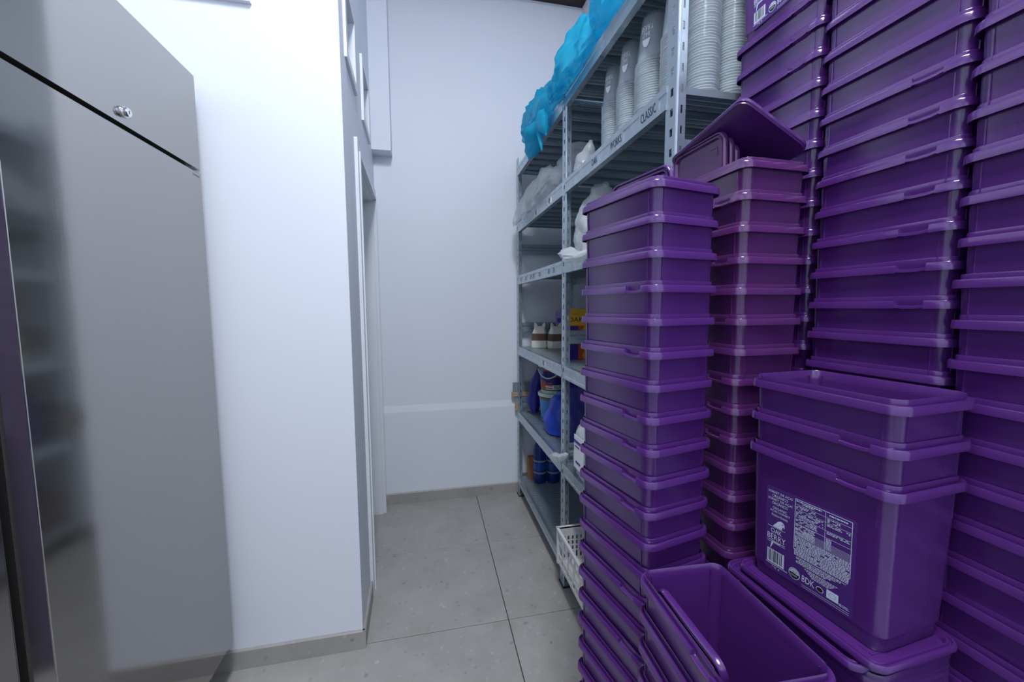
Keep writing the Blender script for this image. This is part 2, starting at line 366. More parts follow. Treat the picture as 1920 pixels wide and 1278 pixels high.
for bi, (y0, y1) in enumerate(bays):
    n = 9 if bi == 0 else 8
    pm = panel_mesh((y1 - y0 + 0.03) / n - 0.002)
    bm = {}
    for s in (1, -1):
        prof = [(0, 0), (s*0.004, 0.004), (s*0.004, -0.017), (s*0.0, -0.020), (0, -0.056), (s*0.003, -0.060), (s*0.022, -0.060), (s*0.022, -0.054), (s*0.006, -0.052), (s*0.008, -0.006), (s*0.02, 0.0), (s*0.02, 0.004)]
        prof = [(0.0, 0.0), (0.0, -0.016), (s*0.0025, -0.018), (s*0.0025, -0.046), (0.0, -0.048), (0.0, -0.060), (s*0.022, -0.060), (s*0.022, -0.056), (s*0.010, -0.052), (s*0.010, -0.004), (s*0.018, 0.0)]
        bm[s] = MB().extrude([(p[0], p[1]) for p in prof], 'y', y0 - 0.006 - RO.y, y1 + 0.004 - RO.y).mesh('beam', M['galv'])
    for li, z in enumerate(LV):
        for s, x in ((1, -0.004), (-1, XB - XF + 0.004)):
            o = link('beam', bm[s], rack); o.location = (x, 0, z + 0.002); beams.append((bi, li, s, o))
        for k in range(n):
            o = link('shelf_panel', pm, rack); o.location = (0, y0 - 0.015 + (k + 0.5) * (y1 - y0 + 0.03) / n - RO.y, z)
# handwriting and stickers on the beams
def beam_of(bi, li): return [o for b, l, s, o in beams if b == bi and l == li and s == 1][0]
def on_beam(bi, li, mb, name, m):
    bo = beam_of(bi, li)
    mb.v = [tuple(Vector(v) - RO - bo.location) for v in mb.v]; return mb.build(name, m, bo)
def writing(bi, li, body, ya, yb, z0, z1):
    mb = MB(); text_fit(mb, body, 0, 1, 0, 1, lambda u, v: (XF - 0.0042, ya + (yb - ya) * u + 0.004 * v, z0 + (z1 - z0) * v)); on_beam(bi, li, mb, 'handwriting', M['ink'])
L5 = LV[4]
for body, ya, yb in (('CLASSIC', 1.115, 1.035), ('WORKS', 1.315, 1.235), ('OAK', 1.475, 1.425)):
    tb = MB().box(XF - 0.0036, XF - 0.0012, yb - 0.012, ya + 0.012, L5 - 0.046, L5 - 0.010); on_beam(1, 4, tb, 'label_tape', M['galv'])
    writing(1, 4, body, ya, yb, L5 - 0.042, L5 - 0.016)
for bi, li, ys in ((0, 4, (2.28, 2.02)), (0, 3, (2.66, 2.52, 2.40, 2.33, 2.2, 2.02, 1.94)), (0, 2, (2.12,))):
    for y in ys:
        mb = MB(); z = LV[li]
        mb.box(XF - 0.0036, XF - 0.0012, y - 0.03, y + 0.03, z - 0.046, z - 0.010); on_beam(bi, li, mb, 'sticker', M['paper'] if li != 3 else M['galv'])
        mb = MB()
        for q in range(5):
            zz = z - 0.042 + q * 0.0055
            mb.box(XF - 0.0044, XF - 0.0036, y - 0.022 + random.random()*0.01, y + 0.012 + random.random()*0.012, zz, zz + 0.003)
        on_beam(bi, li, mb, 'sticker_print', M['ink_grey'])

# ------------------------------------------------------------------ purple buckets
HW, HL, HB = 0.0845, 0.1222, 0.237
PIT = 0.0612
NY = (-0.044, -0.0446, -0.055, -0.075, -0.0854, -0.086)
def rr(hx, hy, r, z, seg=5, alt=None):
    """rounded rectangle loop; on the -x side six extra points carry the grip notch"""
    pts = []
    def arc(cx, cy, a0):
        for i in range(seg + 1):
            a = a0 + (PI/2) * i / seg; pts.append((cx + r * math.cos(a), cy + r * math.sin(a), z))
    arc(hx - r, hy - r, 0); arc(-hx + r, hy - r, PI/2)
    for i, y in enumerate(NY):
        if alt and 1 <= i <= 4: pts.append((-alt[0], y, alt[1] + (0.0015 if i in (1, 4) else 0)))
        else: pts.append((-hx, y, z))
    arc(-hx + r, -hy + r, PI); arc(hx - r, -hy + r, 1.5*PI)
    return pts
def bucket_meshes(m):
    b = MB(); ZT = HB + 0.0135
    b.loft([rr(0.0655, 0.1050, 0.015, 0.0), rr(0.0672, 0.1067, 0.017, 0.003), rr(0.0682, 0.1077, 0.017, 0.024), rr(0.0704, 0.1099, 0.017, 0.026),
            rr(0.0758, 0.1135, 0.0170, HB + 0.005), rr(0.0772, 0.1149, 0.018, HB + 0.011), rr(0.0774, 0.1151, 0.018, HB + 0.0200), rr(0.0769, 0.1146, 0.0175, HB + 0.0213),
            rr(0.0762, 0.1139, 0.017, HB + 0.0205), rr(0.0746, 0.1123, 0.0165, HB + 0.004), rr(0.0692, 0.1087, 0.016, 0.028), rr(0.0652, 0.1047, 0.015, 0.006)])
    for sx in (-1, 1):
        for sy in (-1, 1):
            x = sx * 0.0585; b.box(x - 0.0008, x + 0.0008, sy*0.1118 - 0.0018, sy*0.1118 + 0.0026, HB - 0.045, HB + 0.0115)
            y = sy * 0.0955; b.box(sx*0.0740 - 0.0018, sx*0.0740 + 0.0028, y - 0.0008, y + 0.0008, HB - 0.045, HB + 0.0115)
    body = b.mesh('body', m, 38)
    r = MB(); zn = HB + 0.0042
    r.loft([rr(0.0770, 0.1147, 0.018, ZT - 0.0030, alt=(0.0770, zn)), rr(0.0784, 0.1161, 0.019, ZT - 0.0022, alt=(0.0786, zn - 0.0006)), rr(0.0815, 0.1192, 0.0205, ZT - 0.0002, alt=(0.0820, zn - 0.0006)),
            rr(0.0832, 0.1209, 0.0215, ZT - 0.0002, alt=(0.0834, zn + 0.0006)), rr(0.0842, 0.1219, 0.0220, ZT - 0.0022, alt=(0.0842, zn)), rr(HW, HL, 0.0222, HB, alt=(HW, HB)), rr(HW - 0.0015, HL - 0.0015, 0.0208, HB, alt=(HW - 0.0015, HB)),
            rr(HW - 0.0018, HL - 0.0018, 0.0206, ZT - 0.0035, alt=(HW - 0.0018, zn - 0.0018)), rr(0.0770, 0.1147, 0.018, ZT - 0.0048, alt=(0.0770, zn - 0.0018))], closed=True)
    rim = r.mesh('rim', m, 38)
    return body, rim
BM = {k: bucket_meshes(M[k]) for k in ('purple', 'purple_b')}
def bucket(x, y, z, rz, label, group, m='purple', flip=False):
    e = empty('plastic_bucket', (x, y, z), rz + (PI if flip else 0)); tag(e, label, 'bucket', group)
    link('body', BM[m][0], e); link('rim', BM[m][1], e); return e
ORD = ['topmost', 'second', 'third', 'fourth', 'fifth', 'sixth', 'seventh', 'eighth', 'ninth', 'tenth', 'eleventh', 'twelfth', 'thirteenth', 'fourteenth', 'fifteenth', 'sixteenth',
       'seventeenth', 'eighteenth', 'nineteenth', 'twentieth', 'twenty-first', 'twenty-second', 'twenty-third', 'twenty-fourth', 'twenty-fifth', 'twenty-sixth', 'twenty-seventh', 'twenty-eighth', 'twenty-ninth', 'thirtieth', 'thirty-first', 'thirty-second']
ORD1 = ['first'] + ORD[1:]
def stack(x, y, deg, ztop, nvis, group, where, m='purple', notch=(), jit=0.0009, top_label=None, ordinal=True, extra_up=0, base=0.0, below=None):
    """nested stack; ztop = underside height of the rim with index 0; nvis rims keep the exact pitch, the hidden ones below share the rest"""
    out = []
    zl = ztop - nvis * PIT                       # rim of last exact one
    rest = zl - (base + HB)
    nh = max(1, round(rest / PIT)); ph = rest / nh
    zs = [ztop + i * PIT for i in range(extra_up, 0, -1)] + [ztop - k * PIT for k in range(nvis + 1)] + [zl - (k + 1) * ph for k in range(nh)]
    for i, z in enumerate(zs):
        k = i - extra_up
        low = k > nvis
        dx, dy, da = (random.uniform(-jit, jit), random.uniform(-jit, jit), random.uniform(-0.5, 0.5)) if i < len(zs) - 1 else (0, 0, 0)
        if top_label and i == 0: lb = top_label
        elif ordinal: lb = 'purple plastic bucket, %s from the top %s' % (ORD[i], where) if i else 'purple plastic bucket, topmost %s' % where
        elif below: lb = 'purple plastic bucket, %s %s' % (ORD1[i], below)
        else: lb = 'purple bucket, %s facing the aisle, %s' % ('grip notch' if k in notch else 'no notch', where)
        out.append(bucket(x + dx, y + dy, z - HB, math.radians(deg + da), lb, group, m, flip=(k not in notch)))
    return out
sA = stack(0.450, 0.780, 11.78, 1.6014, 15, 'buckets of the free-standing stack beside the shelving', 'in the stack standing free before the shelving', notch=(3, 5, 7, 8, 9, 10, 13, 15, 17))
sA2 = stack(0.680, 0.804, 2.1, 1.6593, 12, 'buckets of the stack with lids leaning on top', 'in the stack with the leaning lids', m='purple_b', notch=(1, 3, 5, 7, 8, 9))
sc2 = stack(0.877, 0.592, 2.0, 1.9370, 13, 'buckets of the middle wall column', 'in the column behind the labelled bucket', notch=(3, 4, 5, 6, 7, 8, 9), ordinal=False, extra_up=3, jit=0.0015)
sc1 = stack(0.884, 0.840, 2.0, 2.0318, 9, 'buckets of the wall column next to the shelving end', 'in the wall column that carries a labelled bucket on top', notch=(0, 1, 2, 5), ordinal=False, jit=0.0015, below='below the upright labelled bucket on the wall column')
sc3 = stack(0.870, 0.349, 0.0, 1.7843, 16, 'buckets of the wall column at the open end of the row', 'in the wall column farthest from the shelving', notch=(12,), ordinal=False, extra_up=4, jit=0.0015)
# front group: labelled bucket with two more nested in it, standing on a pile of lids on further buckets
CB = 0.883
sC = []
for k, nm in enumerate(('topmost, open, nested above the labelled bucket', 'in the middle of the three nested above the lid pile')):
    sC.append(bucket(0.690 + 0.0008*k, 0.530, 1.2424 - k * PIT - HB, math.radians(4.8), 'purple plastic bucket, ' + nm, 'buckets nested on the pile of lids', flip=(k == 0)))
bC = bucket(0.690, 0.530, CB, math.radians(4.8), 'purple sorbet bucket with printed ingredient label, standing on a pile of lids', 'buckets nested on the pile of lids')
bT = bucket(0.886, 0.8395, 2.0318 + 0.0217 + 0.0005, math.radians(2.0), 'purple labelled bucket standing upright on top of the wall column by the shelving', 'buckets of the wall column next to the shelving end')
zE = CB - 0.004 - 0.0128
sD = stack(0.441, 0.504, -2.55, 0.893, 3, 'buckets of the low open stack', 'in the low open stack holding two lids', notch=(0, 1, 4), top_label='open empty purple bucket holding two upright lids, topmost of the low stack')

# printed labels
LW, LH = 0.150, 0.158
def label_on(bk):
    def face_x(z): return -(0.0704 + 0.0054 * (z - 0.026) / 0.216)
    def P(u, v, d=0.0011):
        z = 0.0285 + v * LH - 0.007 * (1 - u); return (face_x(z) - d, 0.078 - u * LW, z)
    pl = MB(); n = 6
    loops = [[P(0.02, t) for t in ()]]
    quad = [(0, 0.02), (0.02, 0), (0.98, 0), (1, 0.02), (1, 0.98), (0.98, 1), (0.02, 1), (0, 0.98)]
    pl.loft([[P(u, v, 0.0002) for u, v in quad], [P(u, v, 0.0008) for u, v in quad]])
    lab = tag(pl.build('label', M['label'], bk), 'printed purple product label')
    pm = MB(); dk = MB()
    R = lambda u0, u1, v0, v1, mb=pm, d=0.0011: mb.add([P(u0, v0, d), P(u1, v0, d), P(u1, v1, d), P(u0, v1, d)], [(0, 1, 2, 3)])
    t = lambda s, u0, u1, v0, v1, mb=pm, d=0.0011: text_fit(mb, s, u0, u1, v0, v1, lambda u, v: P(u, v, d))
    t('SORBET DE AÇAÍ', 0.025, 0.335, 0.925, 0.965); t('ORGÁNICO', 0.08, 0.28, 0.885, 0.925)
    t('SORBET DE AÇAÍ', 0.025, 0.335, 0.840, 0.880); t('ORGÂNICO', 0.08, 0.28, 0.800, 0.840)
    t('ORGANIC', 0.09, 0.27, 0.745, 0.775); t('AÇAÍ SORBET', 0.055, 0.31, 0.705, 0.740)
    t('Acaisorbeteis', 0.075, 0.285, 0.662, 0.692)
    # bird, wordmark, tail
    bird = [(0.10, 0.535), (0.115, 0.560), (0.14, 0.585), (0.165, 0.615), (0.195, 0.630), (0.225, 0.625), (0.245, 0.605), (0.25, 0.575), (0.243, 0.555), (0.236, 0.578), (0.22, 0.565), (0.215, 0.535)]
    pm.add([P(*p) for p in bird], [tuple(range(len(bird)))])
    R(0.218, 0.232, 0.598, 0.606, dk, 0.0014)
    R(0.03, 0.26, 0.525, 0.530)
    t('OAK', 0.075, 0.215, 0.455, 0.512); t('BERRY', 0.03, 0.265, 0.375, 0.440)
    R(0.03, 0.26, 0.355, 0.361); R(0.03, 0.26, 0.335, 0.340); R(0.09, 0.20, 0.343, 0.352)
    pm.add([P(0.085, 0.335), P(0.112, 0.335), P(0.078, 0.262), P(0.072, 0.262)], [(0, 3, 2, 1)])
    R(0.035, 0.255, 0.085, 0.250)
    rnd = random.Random(3); u = 0.05
    while u < 0.235:
        wd = rnd.choice((0.004, 0.007, 0.011)); R(u, u + wd, 0.105, 0.243, dk, 0.0014); u += wd + rnd.choice((0.005, 0.008, 0.012))
    t('7 kg', 0.10, 0.16, 0.030, 0.060); t('e', 0.18, 0.2, 0.03, 0.052); R(0.02, 0.30, 0.068, 0.075)
    # table
    for a in ((0.365, 0.965, 0.972, 0.978), (0.365, 0.371, 0.400, 0.978), (0.959, 0.965, 0.400, 0.978), (0.70, 0.704, 0.56, 0.978)): R(*a)
    def row(u0, u1, v, hgt, dens=0.8):
        u = u0
        while u < u1:
            wd = rnd.uniform(0.008, 0.034)
            if rnd.random() < dens: R(u, min(u + wd, u1), v, v + hgt)
            u += wd + 0.006
    t_rows = [0.945, 0.925, 0.895, 0.878, 0.861]
    row(0.38, 0.66, 0.950, 0.012, 1); row(0.45, 0.58, 0.932, 0.012, 1)
    for v in (0.915, 0.860, 0.775, 0.700, 0.640, 0.625, 0.610, 0.595, 0.580, 0.565): R(0.37, 0.96, v, v + 0.003)
    for k in range(3): row(0.38, 0.60, 0.898 - k*0.013, 0.008)
    for k in range(5): row(0.38, 0.68, 0.842 - k*0.014, 0.008)
    for k in range(4): row(0.38, 0.62, 0.760 - k*0.014, 0.008)
    for k in range(9): row(0.38, 0.60, 0.690 - k*0.0145, 0.008)
    row(0.74, 0.92, 0.940, 0.014, 1)
    for k in range(3): row(0.72, 0.85, 0.898 - k*0.013, 0.008)
    for k in range(2): row(0.72, 0.95, 0.842 - k*0.014, 0.008)
    for k in range(2): row(0.72, 0.95, 0.760 - k*0.014, 0.008)
    for k in range(8): row(0.715, 0.77, 0.684 - k*0.015, 0.009, 1)
    for k in range(15): row(0.375, 0.955, 0.548 - k*0.0148, 0.0095, 0.97)
    for k in range(5): row(0.40, 0.93 - 0.05*k, 0.318 - k*0.0148, 0.008, 0.95)
    for k in range(5): row(0.50 + 0.02*k, 0.85 - 0.02*k, 0.235 - k*0.0148, 0.007, 0.95)
    # seal, initials, oval, leaf panel
    def disc(cu, cv, ru, mb, d, f=1.0, a0=0, a1=2*PI):
        n = 28; rv = ru * LW / LH * f
        pts = [P(cu + ru * math.cos(a0 + (a1 - a0) * i / n), cv + rv * math.sin(a0 + (a1 - a0) * i / n), d) for i in range(n)]
        mb.add(pts, [tuple(range(n))])
    disc(0.385, 0.115, 0.068, pm, 0.0011); disc(0.385, 0.115, 0.060, dk, 0.0013); disc(0.385, 0.115, 0.055, pm, 0.0015, a0=0.05, a1=PI - 0.05)
    t('USDA', 0.350, 0.420, 0.125, 0.152, dk, 0.0018); t('ORGANIC', 0.345, 0.425, 0.088, 0.106, pm, 0.0018)
    t('BDK', 0.475, 0.615, 0.085, 0.155)
    disc(0.675, 0.110, 0.040, pm, 0.0011, 0.8); disc(0.675, 0.110, 0.034, dk, 0.0013, 0.75)
    for k in range(3): row(0.652, 0.698, 0.095 + 0.013*k, 0.006, 1)
    R(0.745, 0.865, 0.075, 0.165)
    for k in range(12):
        a = 2*PI*k/12; R(0.805 + 0.035*math.cos(a) - 0.003, 0.805 + 0.035*math.cos(a) + 0.003, 0.12 + 0.022*math.sin(a) - 0.003, 0.12 + 0.022*math.sin(a) + 0.003, dk, 0.0014)
    row(0.87, 0.96, 0.085, 0.007, 1); row(0.87, 0.97, 0.070, 0.007, 1)
    R(0.47, 0.97, 0.045, 0.048); R(0.47, 0.97, 0.025, 0.028)
    tag(pm.build('label_print', M['print'], lab), kind='stuff'); tag(dk.build('label_dark_print', M['print_dark'], lab), kind='stuff')
label_on(bC); label_on(bT)

# ------------------------------------------------------------------ lids
LX, LY = 0.0865, 0.1255
def lid_mesh(m):
    def q(i, z, r=0.022):
        return rr(LX - i, LY - i, max(0.004, r - i * 0.7), z)
    mb = MB()
    mb.loft([q(0.0055, 0.0025), q(0.0042, 0.0025), q(0.0040, 0.0), q(0.0026, 0.0), q(0.0024, 0.0026), q(0, 0.0040), q(0, 0.0095), q(0.0018, 0.0122), q(0.0040, 0.0122), q(0.0058, 0.0085), q(0.0072, 0.0085), q(0.0085, 0.0112), q(0.0105, 0.0112), q(0.0135, 0.0050)])
    return mb.mesh('bucket_lid', m, 38)
LM = {k: lid_mesh(M[k]) for k in ('purple', 'purple_b')}
mk = MB()
for sx, sy in ((1, 1), (-1, -1)):
    mk.box(*sorted((sx*0.060, sx*0.038)), *sorted((sy*0.0985, sy*0.0960)), 0.005, 0.0062).box(*sorted((sx*0.060, sx*0.0575)), *sorted((sy*0.0985, sy*0.0800)), 0.005, 0.0062)
mark = {k: mk.mesh('corner_mark', M[k]) for k in LM}
def lid(label, group, m='purple'):
    o = link('bucket_lid', LM[m]); link('corner_mark', mark[m], o); return tag(o, label, 'lid', group)
LP = 0.0085
zl = CB - 0.0051
G = 'lids piled flat under the labelled bucket'
pile = [('topmost flat purple lid carrying the labelled bucket', 0.678, 0.522, 3.0), ('purple lid pushed out askew, second of the flat pile under the labelled bucket', 0.664, 0.540, 2.2)]
NP = 17
for k in range(NP):
    lb, x, y, a = pile[k] if k < 2 else ('flat purple lid, %s from the top of the pile below the labelled bucket' % ORD[k], 0.682 + random.uniform(-0.002, 0.002), 0.531 + random.uniform(-0.002, 0.002), 3.5 + random.uniform(-0.8, 0.8))
    o = lid(lb, G); o.location = (x, y, zl - k * LP - (0.004 if k else 0)); o.rotation_euler.z = math.radians(a)
zbot = zl - (NP - 1) * LP - 0.004
ne = 9; pe = (zbot - HB - 0.0215) / (ne - 1)
for k in range(ne):
    bucket(0.682, 0.531, zbot - HB - 0.0215 - k * pe, math.radians(3.5), 'purple plastic bucket in the stack that carries the pile of lids', 'buckets under the pile of lids', flip=bool(k % 2))
# lids standing in the two tall stacks
GL = 'lids standing in the open buckets'
def unit(a): return Vector((math.cos(a), math.sin(a), 0)), Vector((-math.sin(a), math.cos(a), 0))
ux, uy = unit(math.radians(11.78)); cA = Vector((0.45, 0.78, 0))
for lb, off, yc, zt, tilt, lean in (('purple lid standing on end, raised highest in the free-standing stack', -0.026, -0.018, 1.653, 0.02, 0.04), ('purple lid standing lower in the free-standing stack, behind the raised lid', -0.046, 0.020, 1.634, -0.015, 0.03)):
    o = lid(lb, GL); ay = (Vector((0, 0, 1)) + tilt * uy - lean * ux).normalized()
    frame(o, cA + ux * off + uy * yc + Vector((0, 0, zt)) - ay * LY, -uy, ay)
ux, uy = unit(math.radians(2.1))
for lb, x, yc, zt, tilt, lean in (('purple lid standing on end, its ridged face turned to the refrigerator', 0.6235, 0.843, 1.763, 0.00, 0.03), ('purple lid standing directly behind the ridged lid face', 0.6370, 0.834, 1.752, -0.05, 0.03), ('purple lid standing innermost under the leaning lid', 0.6500, 0.828, 1.738, -0.09, 0.03)):
    o = lid(lb, GL, 'purple_b'); ay = (Vector((0, 0, 1)) + tilt * uy - lean * ux).normalized()
    frame(o, Vector((x, yc, zt)) - ay * LY, -uy, ay)
Tc, Rc, Lc = Vector((0.603, 0.698, 1.786)), Vector((0.741, 0.683, 1.700)), Vector((0.608, 0.934, 1.753))
o = lid('purple lid leaning askew across the open stack, dark underside showing', GL)
frame(o, (Rc + Lc) / 2, Rc - Tc, Lc - Tc)
ux, uy = unit(math.radians(-2.55)); cD = Vector((0.441, 0.504, 0))
for lb, off, yc, zt, lean in (('purple lid standing inside the low open bucket, away from its wall', -0.043, 0.018, 0.896, 0.19), ('purple lid standing inside the low open bucket, against its wall', -0.064, 0.006, 0.900, 0.10)):
    o = lid(lb, GL); ay = (Vector((0, 0, 1)) - lean * ux).normalized()
    frame(o, cD + ux * off + uy * yc + Vector((0, 0, zt)) - ay * LY, -uy, ay)

# ------------------------------------------------------------------ goods on the shelves
S = [z + 0.0015 for z in LV]
def blob(mb, path, seed=0, amp=0.18, n=26, sub=5, squash=1.0):
    """crumpled bag along a path of (x, y, z, r, rv)"""
    pts = []; path = [tuple(p) if len(p) > 4 else (*p, p[3]) for p in path]
    for i in range(len(path) - 1):
        a, b = path[i], path[i + 1]
        for k in range(sub):
            t = k / sub; t2 = t * t * (3 - 2 * t)
            pts.append([a[j] + (b[j] - a[j]) * (t if j < 3 else t2) for j in range(len(a))])
    pts.append(list(path[-1]))
    loops = []; tot = Vector(path[-1][:3]) - Vector(path[0][:3]); vert = abs(tot.z) > math.hypot(tot.x, tot.y)
    for i, p in enumerate(pts):
        c = Vector(p[:3]); d = (Vector(pts[min(i+1, len(pts)-1)][:3]) - Vector(pts[max(i-1, 0)][:3])).normalized()
        a = d.cross(Vector((1, 0, 0))) if vert else d.cross(Vector((0, 0, 1)))
        a = a if a.length > 0.05 else d.cross(Vector((0, 1, 0)))
        a.normalize(); b = a.cross(d)
        ra = p[3]; rb = p[4] if len(p) > 4 else p[3]
        loop = []
        for j in range(n):
            th = 2 * PI * j / n; q = c + ra * math.cos(th) * a + rb * math.sin(th) * b
            e = noise.noise(q * 16 + Vector((seed * 7.1, 0, 0))); e2 = abs(noise.noise(q * 34 + Vector((0, seed * 3.3, 0))))
            f = 1 + amp * e - amp * 0.7 * e2 + 0.25 * amp * math.sin(j * 2.5 + i * 0.4)
            loop.append(c + (q - c) * f)
        loops.append(loop)
    return mb.loft(loops)
def floor_clip(mb, z):
    mb.v = [(v[0], v[1], max(v[2], z)) for v in mb.v]; return mb
zt = S[5] + 0.001
# cyan bags on top
m = floor_clip(blob(MB(), [(0.60, 2.47, 2.40, 0.015), (0.63, 2.40, 2.44, 0.075), (0.67, 2.20, 2.455, 0.115), (0.70, 2.0, 2.44, 0.10), (0.72, 1.84, 2.42, 0.06), (0.73, 1.78, 2.41, 0.02)], 1, 0.30, 34, 7), zt)
bg = tag(m.build('plastic_bag', M['bluebag'], None, 60), 'cyan plastic bag with knotted tails hanging over the top shelf edge', 'bag', 'cyan bags along the top shelf')
blob(MB(), [(0.615, 2.13, 2.42, 0.02), (0.60, 2.10, 2.38, 0.012), (0.585, 2.17, 2.33, 0.055, 0.035), (0.59, 2.26, 2.27, 0.045, 0.02), (0.595, 2.33, 2.25, 0.006)], 4, 0.3, 20, 5).build('knotted_tail', M['bluebag'], bg, 60)
blob(MB(), [(0.605, 2.10, 2.39, 0.012), (0.59, 2.04, 2.34, 0.05, 0.03), (0.592, 1.99, 2.28, 0.03, 0.02), (0.596, 1.98, 2.24, 0.005)], 5, 0.3, 20, 5).build('knotted_tail', M['bluebag'], bg, 60)
blob(MB(), [(0.592, 2.09, 2.36, 0.008), (0.585, 2.08, 2.30, 0.014), (0.588, 2.05, 2.23, 0.012), (0.59, 2.04, 2.19, 0.004)], 6, 0.2, 12, 5).build('knotted_tail', M['bluebag'], bg, 60)
m = floor_clip(blob(MB(), [(0.60, 1.93, 2.40, 0.012), (0.62, 1.86, 2.42, 0.06), (0.65, 1.74, 2.44, 0.10), (0.655, 1.62, 2.44, 0.115), (0.66, 1.54, 2.43, 0.085), (0.67, 1.49, 2.42, 0.04)], 2, 0.28, 34, 7), zt)
m.v = [(x, y, z - max(0, 0.635 - x) * 0.8) for x, y, z in m.v]
tag(m.build('plastic_bag', M['bluebag'], None, 60), 'plump cyan plastic bag bulging over the middle of the top shelf edge', 'bag', 'cyan bags along the top shelf')
m = floor_clip(blob(MB(), [(0.66, 1.485, 2.42, 0.03), (0.66, 1.42, 2.43, 0.08), (0.675, 1.30, 2.435, 0.10), (0.69, 1.18, 2.43, 0.09), (0.70, 1.07, 2.42, 0.05), (0.70, 1.03, 2.41, 0.02)], 3, 0.28, 34, 7), zt)
tag(m.build('plastic_bag', M['bluebag'], None, 60), 'cyan plastic bag on the top shelf above the tall cup stacks', 'bag', 'cyan bags along the top shelf')
# clear bags on the fifth level
z5 = S[4]
m = floor_clip(blob(MB(), [(0.585, 2.70, 2.04, 0.008, 0.03), (0.60, 2.58, 2.055, 0.05, 0.06), (0.655, 2.38, 2.06, 0.075, 0.085), (0.67, 2.16, 2.06, 0.085, 0.09), (0.675, 2.02, 2.05, 0.055, 0.06), (0.68, 1.97, 2.05, 0.02)], 11, 0.22, 30, 7), z5)
m.v = [(x, y, z - max(0, 0.622 - x) * (1.7 if y > 2.1 else 1.0)) for x, y, z in m.v]
tag(m.build('plastic_bag', M['clearbag'], None, 60), 'crumpled clear plastic bag drooping over the beam at the end wall', 'bag')
m = floor_clip(blob(MB(), [(0.78, 2.02, z5 + 0.01, 0.08), (0.78, 2.02, z5 + 0.08, 0.12), (0.78, 2.01, z5 + 0.16, 0.115), (0.78, 2.0, z5 + 0.235, 0.07), (0.78, 2.0, z5 + 0.262, 0.015)], 12, 0.12, 30, 6), z5)
tag(m.build('plastic_bag', M['clearbag'], None, 60), 'round clear plastic bag standing behind the middle upright', 'bag')
m = floor_clip(blob(MB(), [(0.68, 1.70, z5 + 0.012, 0.045), (0.685, 1.69, z5 + 0.05, 0.05), (0.69, 1.66, z5 + 0.09, 0.025), (0.69, 1.64, z5 + 0.125, 0.006)], 13, 0.25, 20, 5), z5)
tag(m.build('plastic_bag', M['clearbag'], None, 60), 'small twisted clear bag beside the nearest cup stack', 'bag')
# inverted clear cups
def cup_mesh(r, h, mt):
    return MB().lathe([(r - 0.004, 0.0), (r, 0.0005), (r + 0.0015, 0.0025), (r, 0.0048), (r - 0.0025, 0.0052), (r * 0.70, h - 0.002), (r * 0.67, h), (r * 0.60, h)], n=28, cap0=False).mesh('clear_cup', mt, 50)
cups = [cup_mesh(0.0435, 0.125, M['cup']), cup_mesh(0.0435, 0.125, M['cup_top'])]
def cup_stack(x, y, n, step, where, grp, show_top=True, s=1.0):
    for k in range(n):
        top = k == n - 1
        o = link('clear_cup', cups[1 if top and show_top else 0]); o.location = (x + random.uniform(-0.0008, 0.0008), y + random.uniform(-0.0008, 0.0008), z5 + k * step); o.scale = (s, s, min(s, 1.15))
        tag(o, (('printed clear cup, topmost ' if top else 'clear cup, %s from the top ' % ORD[n - 1 - k]) if show_top else 'upturned clear plastic cup ') + where, 'cup', grp)
        if top and show_top:
            pm = MB(); h = 0.125; r = 0.0435
            def Pc(u, v):
                zz = 0.03 + v * 0.07; rad = r * (1 - 0.30 * zz / h) - 0.0008 + 0.001; a = PI + 0.95 - u * 0.9
                return (rad * math.cos(a), rad * math.sin(a), zz)
            for body, u0, u1, v0, v1 in (('OAK', 0.8, 0.2, 0.62, 0.42), ('BERRY', 0.98, 0.02, 0.88, 0.66)): text_fit(pm, body, u0, u1, v0, v1, Pc)
            pm.add([Pc(u, v) for u, v in ((0.2, 0.36), (0.8, 0.36), (0.74, 0.2), (0.6, 0.06), (0.42, 0.02), (0.3, 0.12))], [(0, 1, 2, 3, 4, 5)])
            pm.build('cup_print', M['paper'], o)
cup_stack(0.722, 1.490, 27, 0.0074, 'of the cup stack next to the twisted bag', 'cups of the stack next to the twisted bag', s=1.1)
cup_stack(0.722, 1.360, 27, 0.0074, 'of the cup stack between its two printed neighbours', 'cups of the middle stack', s=1.15)
cup_stack(0.722, 1.215, 26, 0.0074, 'of the wide cup stack beside the front upright', 'cups of the stack beside the upright', s=1.32)
cup_stack(0.715, 1.085, 26, 0.0074, 'in the stack half hidden by the front upright', 'cups of the stack behind the upright', False)
cup_stack(0.762, 1.035, 42, 0.0074, 'in the tall stack just inside the rack end', 'cups of the tall stack at the rack end', False)
cup_stack(0.856, 1.037, 42, 0.0074, 'in the tall stack next to the purple columns', 'cups of the tall stack by the columns', False)
# fourth level: white bag
z4 = S[3]
m = floor_clip(blob(MB(), [(0.73, 1.645, z4 + 0.012, 0.09, 0.095), (0.73, 1.645, z4 + 0.12, 0.10, 0.10), (0.73, 1.635, z4 + 0.20, 0.09, 0.085), (0.73, 1.60, z4 + 0.262, 0.05), (0.73, 1.57, z4 + 0.29, 0.012)], 21, 0.16, 30, 7), z4)
wb = tag(m.build('plastic_bag', M['whitebag'], None, 60), 'tall translucent white plastic bag behind the free-standing bucket stack', 'bag')
blob(MB(), [(0.66, 1.70, z4 + 0.02, 0.02), (0.622, 1.69, z4 + 0.02, 0.05, 0.025), (0.615, 1.62, z4 - 0.005, 0.06, 0.02), (0.615, 1.55, z4 - 0.015, 0.04, 0.02), (0.64, 1.50, z4 + 0.01, 0.01)], 22, 0.3, 20, 5).build('bag_flap', M['whitebag'], wb, 60)
